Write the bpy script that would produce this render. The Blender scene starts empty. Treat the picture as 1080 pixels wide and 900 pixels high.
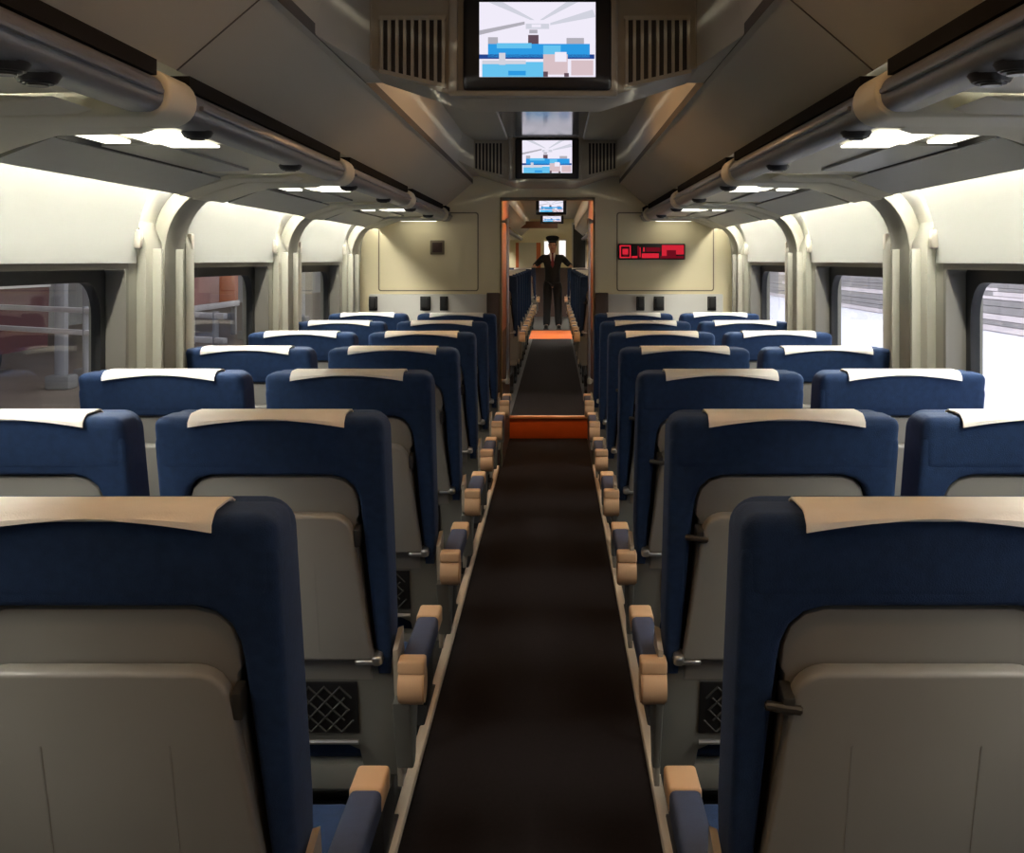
import bpy, bmesh, math, random
from mathutils import Vector, Matrix
random.seed(7)
SC = bpy.context.scene
COL = SC.collection
PI = math.pi

# ------------------------------------------------------------------ materials
def mat(name, col, rough=0.5, metal=0.0, noise=0.0, nscale=40.0, bump=0.0, bscale=200.0, spec=0.5, sheen=0.0, coat=0.0):
    m = bpy.data.materials.new(name); m.use_nodes = True
    nt = m.node_tree; b = nt.nodes['Principled BSDF']
    b.inputs['Base Color'].default_value = (*col, 1)
    b.inputs['Roughness'].default_value = rough
    b.inputs['Metallic'].default_value = metal
    b.inputs['Specular IOR Level'].default_value = spec
    if sheen:
        b.inputs['Sheen Weight'].default_value = sheen
        b.inputs['Sheen Roughness'].default_value = 0.6
        b.inputs['Sheen Tint'].default_value = (*[min(1, c * 3 + .1) for c in col], 1)
    if coat:
        b.inputs['Coat Weight'].default_value = coat
    tc = nt.nodes.new('ShaderNodeTexCoord')
    if noise:
        n = nt.nodes.new('ShaderNodeTexNoise'); n.inputs['Scale'].default_value = nscale; n.inputs['Detail'].default_value = 4
        nt.links.new(tc.outputs['Object'], n.inputs['Vector'])
        mx = nt.nodes.new('ShaderNodeMix'); mx.data_type = 'RGBA'
        mx.inputs['A'].default_value = (*[c * (1 - noise) for c in col], 1)
        mx.inputs['B'].default_value = (*[min(1, c * (1 + noise)) for c in col], 1)
        nt.links.new(n.outputs['Fac'], mx.inputs['Factor'])
        nt.links.new(mx.outputs['Result'], b.inputs['Base Color'])
    if bump:
        n2 = nt.nodes.new('ShaderNodeTexNoise'); n2.inputs['Scale'].default_value = bscale; n2.inputs['Detail'].default_value = 3
        nt.links.new(tc.outputs['Object'], n2.inputs['Vector'])
        bp = nt.nodes.new('ShaderNodeBump'); bp.inputs['Strength'].default_value = bump; bp.inputs['Distance'].default_value = 0.002
        nt.links.new(n2.outputs['Fac'], bp.inputs['Height'])
        nt.links.new(bp.outputs['Normal'], b.inputs['Normal'])
    return m

def emit(name, col, strength):
    m = bpy.data.materials.new(name); m.use_nodes = True
    nt = m.node_tree; nt.nodes.remove(nt.nodes['Principled BSDF'])
    e = nt.nodes.new('ShaderNodeEmission'); e.inputs['Color'].default_value = (*col, 1); e.inputs['Strength'].default_value = strength
    nt.links.new(e.outputs[0], nt.nodes['Material Output'].inputs['Surface'])
    return m

def glass(name, tint):
    m = bpy.data.materials.new(name); m.use_nodes = True
    nt = m.node_tree; nt.nodes.remove(nt.nodes['Principled BSDF'])
    t = nt.nodes.new('ShaderNodeBsdfTransparent'); t.inputs['Color'].default_value = (*tint, 1)
    g = nt.nodes.new('ShaderNodeBsdfGlossy'); g.inputs['Roughness'].default_value = 0.02
    lw = nt.nodes.new('ShaderNodeLayerWeight'); lw.inputs['Blend'].default_value = .5
    pw = nt.nodes.new('ShaderNodeMath'); pw.operation = 'POWER'; pw.inputs[1].default_value = 5
    f = nt.nodes.new('ShaderNodeMath'); f.operation = 'MULTIPLY_ADD'; f.inputs[1].default_value = .6; f.inputs[2].default_value = .025
    nt.links.new(lw.outputs['Facing'], pw.inputs[0]); nt.links.new(pw.outputs[0], f.inputs[0])
    mx = nt.nodes.new('ShaderNodeMixShader')
    nt.links.new(f.outputs[0], mx.inputs[0]); nt.links.new(t.outputs[0], mx.inputs[1]); nt.links.new(g.outputs[0], mx.inputs[2])
    nt.links.new(mx.outputs[0], nt.nodes['Material Output'].inputs['Surface'])
    return m

M = {
 'blue': mat('blue_fabric', (0.012, 0.033, 0.092), 0.8, noise=.35, nscale=60, bump=.5, bscale=500, spec=.25, sheen=.25),
 'shell': mat('grey_shell', (0.25, 0.242, 0.222), 0.5, noise=.05, nscale=8),
 'tray': mat('tray_plastic', (0.26, 0.25, 0.226), 0.38, noise=.06, nscale=6),
 'lower': mat('dark_grey_plastic', (0.165, 0.168, 0.152), 0.55, noise=.08, nscale=12),
 'edge': mat('pale_plastic', (0.42, 0.38, 0.31), 0.45),
 'cloth': mat('white_cloth', (0.88, 0.86, 0.81), 0.9, noise=.05, nscale=30, bump=.3, bscale=400, spec=.1),
 'beige': mat('beige_plastic', (0.70, 0.46, 0.27), 0.45),
 'pad': mat('arm_pad', (0.035, 0.055, 0.12), 0.7, noise=.2, bump=.3, bscale=400),
 'black': mat('black_plastic', (0.008, 0.008, 0.009), 0.5),
 'void': mat('dark_gap', (0.012, 0.011, 0.010), 0.95, spec=.05),
 'net': mat('black_net', (0.05, 0.05, 0.048), 0.7),
 'silver': mat('silver_metal', (0.55, 0.55, 0.53), 0.3, metal=.9),
 'knob': mat('dark_metal', (0.09, 0.085, 0.075), 0.35, metal=.7),
 'cream': mat('cream_panel', (0.60, 0.57, 0.44), 0.45, noise=.04, nscale=3),
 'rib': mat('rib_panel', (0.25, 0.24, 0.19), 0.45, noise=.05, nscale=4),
 'cove': mat('cove_panel', (0.38, 0.385, 0.345), 0.5),
 'ceil': mat('ceiling_panel', (0.40, 0.37, 0.285), 0.5, noise=.05, nscale=2),
 'ceilgloss': mat('gloss_ceiling_panel', (0.30, 0.28, 0.25), 0.14, spec=.7),
 'groove': mat('groove', (0.06, 0.05, 0.04), 0.8),
 'rack': mat('rack_cream', (0.55, 0.52, 0.40), 0.45, noise=.04, nscale=4),
 'rackgrey': mat('rack_grey', (0.25, 0.25, 0.23), 0.4, noise=.08, nscale=5),
 'rail': mat('rail_grey', (0.13, 0.135, 0.15), 0.35, metal=.3),
 'carpet': mat('carpet', (0.0125, 0.0095, 0.0095), 0.95, noise=.35, nscale=90, bump=.6, bscale=600, spec=.1),
 'floor': mat('floor_vinyl', (0.03, 0.028, 0.026), 0.6, noise=.2, nscale=10),
 'trim': mat('trim_metal', (0.62, 0.50, 0.37), 0.45, metal=.1),
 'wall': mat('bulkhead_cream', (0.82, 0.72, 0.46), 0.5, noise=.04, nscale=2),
 'greywall': mat('bulkhead_grey', (0.62, 0.60, 0.54), 0.55),
 'seam': mat('seam', (0.22, 0.18, 0.11), 0.7),
 'wood': mat('brown_panel', (0.20, 0.07, 0.024), 0.4, noise=.3, nscale=9),
 'darkbrown': mat('dark_brown_panel', (0.045, 0.02, 0.014), 0.5),
 'orange': mat('orange_step', (0.75, 0.16, 0.03), 0.45, noise=.12, nscale=12),
 'nosing': mat('step_nosing', (0.9, 0.50, 0.28), 0.35),
 'rubber': mat('black_rubber', (0.007, 0.007, 0.007), 0.6),
 'wframe': mat('window_frame', (0.16, 0.15, 0.125), 0.45),
 'glass': glass('window_glass', (0.93, 0.95, 0.95)),
 'tube': emit('strip_lamp', (1.0, 0.98, 0.89), 260),
 'endtube': emit('end_strip_lamp', (1.0, 0.98, 0.89), 60),
 'under': emit('rack_lamp_and_fill', (1.0, 0.95, 0.80), 2.6),
 'warm': emit('warm_lamp', (1.0, 0.45, 0.13), 650),
 'down': emit('down_lamp', (1.0, 0.56, 0.26), 200),
 'skin': mat('skin', (0.50, 0.27, 0.18), 0.55),
 'suit': mat('black_suit', (0.004, 0.004, 0.005), 0.85),
 'tie': mat('red_tie', (0.14, 0.015, 0.02), 0.7),
 'shirt': mat('white_shirt', (0.7, 0.68, 0.66), 0.8),
 'shoe': mat('black_shoe', (0.006, 0.006, 0.006), 0.3),
 'eye': mat('dark_eye', (0.02, 0.012, 0.01), 0.3),
 'lip': mat('lip', (0.33, 0.11, 0.09), 0.5),
 'bark': mat('hair', (0.01, 0.008, 0.007), 0.6),
 'slatlight': mat('pale_slat', (0.60, 0.53, 0.54), 0.7, noise=.15, nscale=2),
 'slatdark': mat('grey_slat', (0.24, 0.22, 0.22), 0.7, noise=.25, nscale=2),
 'apron': mat('pale_paving', (0.80, 0.78, 0.86), 0.9, noise=.04, nscale=1),
 'platform': mat('brown_platform', (0.20, 0.15, 0.115), 0.8, noise=.2, nscale=2),
 'redcar': mat('dark_red_paint', (0.085, 0.007, 0.010), 0.6, noise=.15, nscale=1.5),
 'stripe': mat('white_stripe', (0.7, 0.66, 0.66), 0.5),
 'column': mat('grey_column', (0.36, 0.35, 0.36), 0.6, noise=.1, nscale=3),
 'stationwall': mat('station_wall', (0.26, 0.25, 0.24), 0.8, noise=.2, nscale=.7),
 'orangeboard': mat('orange_board', (0.55, 0.13, 0.03), 0.5, noise=.25, nscale=4),
 'pinkboard': mat('pink_board', (0.50, 0.25, 0.22), 0.5, noise=.2, nscale=4),
 'scr_white': emit('screen_white', (0.92, 0.88, 1.0), 0.95),
 'scr_grey': emit('screen_grey', (0.55, 0.53, 0.60), 0.8),
 'scr_pale': emit('screen_pale', (0.75, 0.76, 0.86), 0.85),
 'scr_blue': emit('screen_blue', (0.03, 0.36, 0.85), 0.9),
 'scr_cyan': emit('screen_cyan', (0.15, 0.60, 0.95), 0.9),
 'scr_navy': emit('screen_navy', (0.03, 0.10, 0.45), 0.6),
 'scr_pink': emit('screen_pink', (0.80, 0.62, 0.66), 0.85),
 'scr_dark': emit('screen_dark', (0.20, 0.12, 0.16), 0.6),
 'led': emit('red_led', (1.0, 0.03, 0.06), 0.6),
 'leddim': emit('dim_red_led', (0.35, 0.012, 0.03), 0.4),
 'white_emit': emit('lit_window', (1.0, 0.93, 0.88), 1.3),
}

# ------------------------------------------------------------------ mesh helpers
def bm_new(): return bmesh.new()

def merge(dst, src, mx=None):
    if mx is not None: bmesh.ops.transform(src, matrix=mx, verts=src.verts)
    me = bpy.data.meshes.new('tmp'); src.to_mesh(me); src.free()
    dst.from_mesh(me); bpy.data.meshes.remove(me)

def box(bm, x0, x1, y0, y1, z0, z1, bev=0.0, seg=2, mi=0, mx=None):
    t = bmesh.new(); bmesh.ops.create_cube(t, size=1)
    bmesh.ops.transform(t, matrix=Matrix.Translation(((x0+x1)/2, (y0+y1)/2, (z0+z1)/2)) @ Matrix.Diagonal((abs(x1-x0), abs(y1-y0), abs(z1-z0), 1)), verts=t.verts)
    if bev: bmesh.ops.bevel(t, geom=list(t.edges), offset=bev, segments=seg, profile=.5, affect='EDGES', clamp_overlap=True)
    for f in t.faces: f.material_index = mi
    merge(bm, t, mx)

def prism(bm, pts, axis, a0, a1, bev=0.0, seg=2, mi=0, mx=None, capbev_only=True):
    """extrude a 2-D outline. axis 'y': pts (x,z); 'x': pts (y,z); 'z': pts (x,y)"""
    t = bmesh.new()
    def P(p, a):
        return {'y': (p[0], a, p[1]), 'x': (a, p[0], p[1]), 'z': (p[0], p[1], a)}[axis]
    v0 = [t.verts.new(P(p, a0)) for p in pts]; v1 = [t.verts.new(P(p, a1)) for p in pts]
    n = len(pts)
    t.faces.new(v0); t.faces.new(v1[::-1])
    for i in range(n): t.faces.new((v0[i], v0[(i+1) % n], v1[(i+1) % n], v1[i]))
    bmesh.ops.recalc_face_normals(t, faces=t.faces)
    if bev:
        s0, s1 = set(v0), set(v1)
        ed = [e for e in t.edges if (e.verts[0] in s0 and e.verts[1] in s0) or (e.verts[0] in s1 and e.verts[1] in s1)]
        bmesh.ops.bevel(t, geom=ed, offset=bev, segments=seg, profile=.5, affect='EDGES', clamp_overlap=True)
    for f in t.faces: f.material_index = mi
    merge(bm, t, mx)

def strip(bm, pts, axis, a0, a1, th=0.0, mi=0):
    """open profile swept as a sheet"""
    def P(p, a):
        return {'y': (p[0], a, p[1]), 'x': (a, p[0], p[1])}[axis]
    v0 = [bm.verts.new(P(p, a0)) for p in pts]; v1 = [bm.verts.new(P(p, a1)) for p in pts]
    for i in range(len(pts)-1):
        f = bm.faces.new((v0[i], v0[i+1], v1[i+1], v1[i])); f.material_index = mi

def cyl(bm, p0, p1, r, seg=16, r1=None, mi=0, bev=0.0):
    p0, p1 = Vector(p0), Vector(p1); d = p1 - p0
    t = bmesh.new()
    bmesh.ops.create_cone(t, cap_ends=True, segments=seg, radius1=r, radius2=r if r1 is None else r1, depth=d.length)
    if bev:
        ed = [e for e in t.edges if abs(e.verts[0].co.z - e.verts[1].co.z) < 1e-6]
        bmesh.ops.bevel(t, geom=ed, offset=bev, segments=2, affect='EDGES')
    for f in t.faces: f.material_index = mi
    merge(bm, t, Matrix.Translation((p0+p1)/2) @ d.to_track_quat('Z', 'Y').to_matrix().to_4x4())

def ball(bm, c, r, sx=1, sy=1, sz=1, seg=16, mi=0):
    t = bmesh.new(); bmesh.ops.create_uvsphere(t, u_segments=seg, v_segments=max(8, seg//2), radius=r)
    for f in t.faces: f.material_index = mi
    merge(bm, t, Matrix.Translation(c) @ Matrix.Diagonal((sx, sy, sz, 1)))

def tube(bm, pts, r, seg=8, mi=0):
    rings = []
    pts = [Vector(p) for p in pts]
    for i, p in enumerate(pts):
        d = (pts[min(i+1, len(pts)-1)] - pts[max(i-1, 0)]).normalized()
        q = d.to_track_quat('Z', 'Y')
        rings.append([bm.verts.new(p + q @ Vector((r*math.cos(2*PI*k/seg), r*math.sin(2*PI*k/seg), 0))) for k in range(seg)])
    for a, b in zip(rings, rings[1:]):
        for k in range(seg):
            f = bm.faces.new((a[k], a[(k+1) % seg], b[(k+1) % seg], b[k])); f.material_index = mi
    bm.faces.new(rings[0][::-1]).material_index = mi; bm.faces.new(rings[-1]).material_index = mi

def rrect(a0, a1, b0, b1, r, seg=6):
    out = []
    for cx, cy, s in ((a1-r, b1-r, 0), (a0+r, b1-r, 90), (a0+r, b0+r, 180), (a1-r, b0+r, 270)):
        for k in range(seg+1):
            t = math.radians(s + 90*k/seg); out.append((cx + r*math.cos(t), cy + r*math.sin(t)))
    return out

def ring(bm, outer, inner, axis, a0, a1, mi=0):
    def P(p, a):
        return {'y': (p[0], a, p[1]), 'x': (a, p[0], p[1])}[axis]
    t = bmesh.new()
    L = [[t.verts.new(P(p, a)) for p in lp] for lp, a in ((outer, a0), (outer, a1), (inner, a1), (inner, a0))]
    n = len(outer)
    for j in range(4):
        A, B = L[j], L[(j+1) % 4]
        for i in range(n): t.faces.new((A[i], A[(i+1) % n], B[(i+1) % n], B[i]))
    bmesh.ops.recalc_face_normals(t, faces=t.faces)
    for f in t.faces: f.material_index = mi
    merge(bm, t)

def obj(name, bm, m, parent=None, loc=None, smooth=35, recalc=False):
    me = bpy.data.meshes.new(name)
    if recalc: bmesh.ops.recalc_face_normals(bm, faces=bm.faces)
    bm.to_mesh(me); bm.free()
    for x in (m if isinstance(m, (list, tuple)) else [m]): me.materials.append(M[x] if isinstance(x, str) else x)
    if smooth:
        for p in me.polygons: p.use_smooth = True
        me.set_sharp_from_angle(angle=math.radians(smooth))
    o = bpy.data.objects.new(name, me); COL.objects.link(o)
    if parent is not None: o.parent = parent
    if loc: o.location = loc
    return o

def tag(o, label, cat, group=None, kind=None):
    o['label'] = label; o['category'] = cat
    if group: o['group'] = group
    if kind: o['kind'] = kind
    return o

def thing(name, label, cat, loc=(0, 0, 0), group=None, kind=None):
    o = bpy.data.objects.new(name, None); COL.objects.link(o); o.location = loc
    o.empty_display_size = .1
    return tag(o, label, cat, group, kind)

def struct(name, bm, m, label, cat, smooth=30):
    return tag(obj(name, bm, m, None, None, smooth), label, cat, None, 'structure')

def copy_tree(o, parent=None):
    c = o.copy(); COL.objects.link(c)
    if parent is not None: c.parent = parent
    for ch in list(o.children): copy_tree(ch, c)
    return c

ORD = ['nearest', 'second', 'third', 'fourth', 'fifth', 'sixth', 'seventh', 'eighth', 'ninth', 'tenth']
CAMX, CAMZ, F = 0.06, 1.46, 1200.0

# ------------------------------------------------------------------ THE SHELL
BULK = 8.0          # bulkhead
REAR = -3.2
STEP = 9.3          # raised part begins
RAISE = 0.18
FAR = 26.0
WX = 1.31           # inner wall face
RIBS = [-1.4, 0.4, 2.2, 4.0, 5.8, 7.6]

b = bm_new(); box(b, -1.5, 1.5, REAR, STEP, -.06, 0); struct('floor', b, 'floor', 'dark vinyl floor under the rows of blue seats', 'floor')
b = bm_new(); box(b, -1.5, 1.5, STEP+.03, FAR, RAISE-.06, RAISE); struct('floor_raised', b, 'floor', 'dark raised floor beyond the orange step', 'floor')
b = bm_new(); box(b, -.325, .325, REAR, STEP-.005, .0005, .008, .002); tag(obj('aisle_carpet', b, 'carpet'), 'dark brown aisle carpet running between the two seat blocks to the orange step', 'carpet')
b = bm_new(); box(b, -.30, .325, STEP+.06, 18.5, RAISE+.0005, RAISE+.008, .002); tag(obj('aisle_carpet', b, 'carpet'), 'dark carpet on the raised aisle beyond the orange step', 'carpet')
b = bm_new(); box(b, -.36, .38, 18.55, 20.7, RAISE+.0005, RAISE+.008, .002); tag(obj('warm_light_patch', b, 'orange'), 'floor patch coloured orange for warm light, at the feet of the person in black', 'floor patch')  # orange base colour stands for warm light falling on the floor
for s, side in ((-1, 'left'), (1, 'right')):
    b = bm_new(); box(b, s*.326, s*.356, REAR, BULK-.02, .0005, .030, .006)
    struct(f'trim_{side}', b, 'trim', f'metal edge strip along the {side} side of the aisle carpet', 'trim')

# orange step
st = thing('aisle_step', 'bright orange step riser with pale nosing where the aisle floor rises', 'step', (0, STEP, 0))
b = bm_new(); box(b, -.318, .338, 0, .028, .0005, RAISE-.012, .002); obj('riser', b, 'orange', st)
b = bm_new(); box(b, -.318, .338, -.012, .055, RAISE-.012, RAISE+.008, .005); obj('nosing', b, 'nosing', st)

# side walls with window openings
WINS = [(r+.25, r+1.44) for r in RIBS[:-1]] + [(7.80, 7.965)]
WZ0, WZ1 = 0.78, 1.455
for s, side in ((-1, 'left'), (1, 'right')):
    b = bm_new()
    box(b, s*WX, s*(WX+.12), REAR, BULK+.1, 0, WZ0)
    box(b, s*WX, s*(WX+.12), REAR, BULK+.1, WZ1, 2.42)
    ed = [REAR] + [e for w in WINS for e in w] + [BULK+.1]
    for i in range(0, len(ed), 2): box(b, s*WX, s*(WX+.12), ed[i], ed[i+1], WZ0-.002, WZ1+.002)
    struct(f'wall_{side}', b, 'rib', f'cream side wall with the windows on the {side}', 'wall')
    # windows
    for n, (y0, y1) in enumerate(WINS):
        place = ['behind the camera', 'level with the nearest seats', 'beside the nearest pillar', 'between the nearest and second pillars', 'between the second and third pillars', 'slit squeezed against the end wall'][n]
        w = thing(f'window_{n + (1 if s < 0 else 7)}', f'black-sealed train window on the {side}, {place}', 'window', (s*WX, (y0+y1)/2, (WZ0+WZ1)/2), None, 'structure')
        hw, hh = (y1-y0)/2, (WZ1-WZ0)/2
        f = bm_new()
        r1 = min(.012, hw*.2); r2 = min(.02, hw*.25); bd = .022 if hw > .2 else .012
        ring(f, rrect(-hw-.002, hw+.002, -hh-.002, hh+.002, r1), rrect(-hw+bd, hw-bd, -hh+bd, hh-bd, r2), 'x', s*-.006, s*.10)
        obj('window_frame', f, 'wframe', w)
        f = bm_new(); r3 = min(.11, hw*.45); sd = .062 if hw > .2 else .03
        ring(f, rrect(-hw+bd-.002, hw-bd+.002, -hh+bd-.002, hh-bd+.002, r2), rrect(-hw+sd, hw-sd, -hh+sd, hh-sd, r3), 'x', s*.058, s*.088)
        obj('window_seal', f, 'rubber', w)
        f = bm_new(); prism(f, rrect(-hw+bd, hw-bd, -hh+bd, hh-bd, r2), 'x', s*.072, s*.077)
        obj('window_pane', f, 'glass', w)
    # lit cove panels over each window
    arc = [(WX, 1.452)] + [(WX - .17*(1-math.cos(t)), 1.50 + .26*math.sin(t)) for t in [PI/2*k/10 for k in range(11)]]
    for n, r in enumerate(RIBS):
        y0, y1 = r+.20, (RIBS[n+1]-.30 if n+1 < len(RIBS) else BULK-.03)
        p = [(s*(x-.012), z) for x, z in arc] + [(s*(x+.01), z+.012) for x, z in reversed(arc)]
        b = bm_new(); prism(b, p, 'y', y0, y1, bev=.004, seg=2)
        t = thing('cove_panel', f'curved pale panel lit from above, over the {side} window ' + ['behind the camera', 'level with the nearest seats', 'beside the nearest pillar', 'between the nearest and second pillars', 'between the second and third pillars', 'slit by the end wall'][n], 'panel', (0, 0, 0), None, 'structure')
        obj('panel', b, 'cove', t)
        if n < 5:
            c = bm_new()
            for yy in (y0+.012, y1-.012): box(c, s*(WX-.032), s*(WX-.008), yy-.016, yy+.016, 1.50, 1.56, .006)
            obj('clip', c, 'edge', t)
    # ribs (pillars): facetted, curving in at the top
    for n, r in enumerate(RIBS):
        prof = [(WX, 0), (WX, 1.50)] + [(WX - .16*(1-math.cos(t)), 1.50 + .215*math.sin(t)) for t in [PI/2*k/10 for k in range(1, 11)]]
        b = bm_new()
        def rib(y0, y1, d0, d1):
            inn = [(s*(x-(d0 if i < 2 else d0)), z-(0 if i < 2 else d0*.5)) for i, (x, z) in enumerate(prof)]
            out = [(s*(x+.01), z+.01) for x, z in prof]
            prism(b, inn + out[::-1], 'y', y0, y1, bev=.006, seg=2)
        rib(r-.10, r+.11, .034, 0)
        if n < 5 or True:
            b2 = [(s*(WX-.03), 0), (s*(WX-.03), 1.52), (s*(WX+.005), 1.60), (s*(WX+.005), 0)]
            prism(b, b2, 'y', r-.27, r-.115, bev=.006)
            prism(b, b2, 'y', r+.135, min(r+.235, BULK-.02), bev=.006)
            for dy in (-.20, .02): box(b, s*(WX-.060), s*(WX-.02), r+dy-.008, r+dy+.008, 0, 1.5, .003)
        nm = ['behind the camera', 'level with the nearest seats', 'before the near window', 'nearest in view', 'second in view', 'third in view'][n]
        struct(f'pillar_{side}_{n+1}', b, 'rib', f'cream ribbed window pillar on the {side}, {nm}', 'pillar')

# ceiling: profile from the racks up to a glossy centre channel
half = [(0, 2.25), (.24, 2.25), (.245, 2.235), (.497, 2.235), (.515, 2.03), (.515, 2.00), (.53, 1.995), (.705, 1.845)]
b = bm_new()
for s in (-1, 1):
    for i in range(len(half)-1):
        p0, p1 = half[i], half[i+1]
        mi = 1 if i == 0 else (2 if i == 4 else 0)
        strip(b, [(s*p0[0], p0[1]), (s*p1[0], p1[1])], 'y', REAR, BULK, mi=mi)
    strip(b, [(s*.705, 1.845), (s*.72, 1.90), (s*1.35, 1.95)], 'y', REAR, BULK)
box(b, -1.45, 1.45, REAR, BULK+.1, 2.40, 2.46)
struct('ceiling', b, ['ceil', 'ceilgloss', 'groove'], 'dim tan ceiling sloping up from both luggage racks to a glossy centre strip', 'ceiling', 25)
# transverse ceiling seams
for y in (2.30,):
    b = bm_new()
    for s in (-1, 1): tube(b, [(s*.704, y, 1.845), (s*.53, y, 1.9945)], .0022, 6)
    struct('trim_'+str(int(y*10)), b, 'groove', ['dark joint line across the ceiling slopes before the nearest screen', 'dark joint line across the ceiling slopes past the nearest screen', 'dark joint line across the ceiling slopes before the end wall'][int(y > 3)+int(y > 5)], 'trim')

# rear wall and bulkhead
b = bm_new(); box(b, -1.45, 1.45, REAR-.06, REAR, 0, 2.45); struct('wall_rear', b, 'cream', 'cream end wall behind the camera', 'wall')
DX0, DX1, DZ = -.31, .33, 1.885
b = bm_new()
box(b, -1.45, DX0-.012, BULK, BULK+.08, 0, 2.45); box(b, DX1+.012, 1.45, BULK, BULK+.08, 0, 2.45); box(b, DX0-.013, DX1+.013, BULK, BULK+.08, DZ+.012, 2.45)
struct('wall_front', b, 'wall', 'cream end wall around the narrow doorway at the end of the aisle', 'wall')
# inset panel seams, lower grey panel, jamb trim
for s, side in ((-1, 'left'), (1, 'right')):
    xa, xb = (-1.18, -.475) if s < 0 else (.495, 1.18)
    b = bm_new(); ring(b, rrect(xa, xb, 1.245, 1.80, .02), rrect(xa+.008, xb-.008, 1.253, 1.792, .014), 'y', BULK-.004, BULK-.0005)
    struct(f'trim_panel_{side}', b, 'seam', f'thin seam framing the cream panel {side} of the end doorway', 'trim')
    b = bm_new(); box(b, *( (-1.24, DX0-.08) if s < 0 else (DX1+.08, 1.24)), BULK-.03, BULK-.0005, 0.0, 1.225, .008)
    struct(f'baseboard_{side}', b, 'greywall', f'pale grey lower panel of the end wall {side} of the doorway', 'panel')
    b = bm_new(); xo = DX0-.06 if s < 0 else DX1+.06
    box(b, xo-.045, xo+.045, BULK-.055, BULK-.001, 0, 1.235, .006)
    struct(f'trim_post_{side}', b, 'darkbrown', f'dark brown low post {side} of the end doorway', 'post')
d = thing('door_1', 'brown framed open doorway at the end of the aisle', 'doorway', (0, BULK, 0), None, 'structure')
b = bm_new()
box(b, DX0-.014, DX0, -.012, .09, 0, DZ, .003); box(b, DX1, DX1+.014, -.012, .09, 0, DZ, .003); box(b, DX0-.014, DX1+.014, -.012, .09, DZ, DZ+.02, .003)
obj('door_frame', b, 'seam', d)
# vestibule passage walls
for s, side in ((-1, 'left'), (1, 'right')):
    x = DX0-.004 if s < 0 else DX1+.004
    b = bm_new(); box(b, x, x+s*.03, BULK+.09, STEP+.06, 0, 2.0, mi=0); box(b, x-s*.006, x+s*.01, BULK+.10, STEP+.05, 0.009, .95, mi=1)
    struct(f'wall_vestibule_{side}', b, ['wood', 'darkbrown'], f'brown wooden side wall of the short passage, {side} side', 'wall')
    b = bm_new(); box(b, x+s*.03, s*1.45, STEP, STEP+.06, 0, 2.6)
    struct(f'wall_step_{side}', b, 'wood', f'brown partition beside the raised doorway, {side} side', 'wall')
b = bm_new(); box(b, DX0-.044, DX1+.044, BULK+.08, STEP+.06, 2.0, 2.05); box(b, DX0-.044, DX1+.044, STEP, STEP+.06, 2.05, 2.6)
struct('ceiling_vestibule', b, 'ceil', 'low dim ceiling over the short passage', 'ceiling')
# grab poles beside the doorway
for s, side, x in ((-1, 'left', -.270), (1, 'right', .303)):
    t = thing('grab_pole', f'slim shiny vertical grab pole on the {side} edge of the doorway', 'pole', (x, BULK-.02, 0), 'grab poles at the doorway')
    b = bm_new(); cyl(b, (0, 0, .60), (0, 0, 1.745), .009, 12); obj('pole', b, 'silver', t)
    for z in (.615, 1.735):
        b = bm_new(); cyl(b, (0, 0, z-.02), (0, 0, z+.02), .016, 12, bev=.004); cyl(b, (0, 0, z), ((DX0 if s < 0 else DX1) - x, .02, z), .011, 10); obj('pole_bracket', b, 'edge', t)

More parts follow.
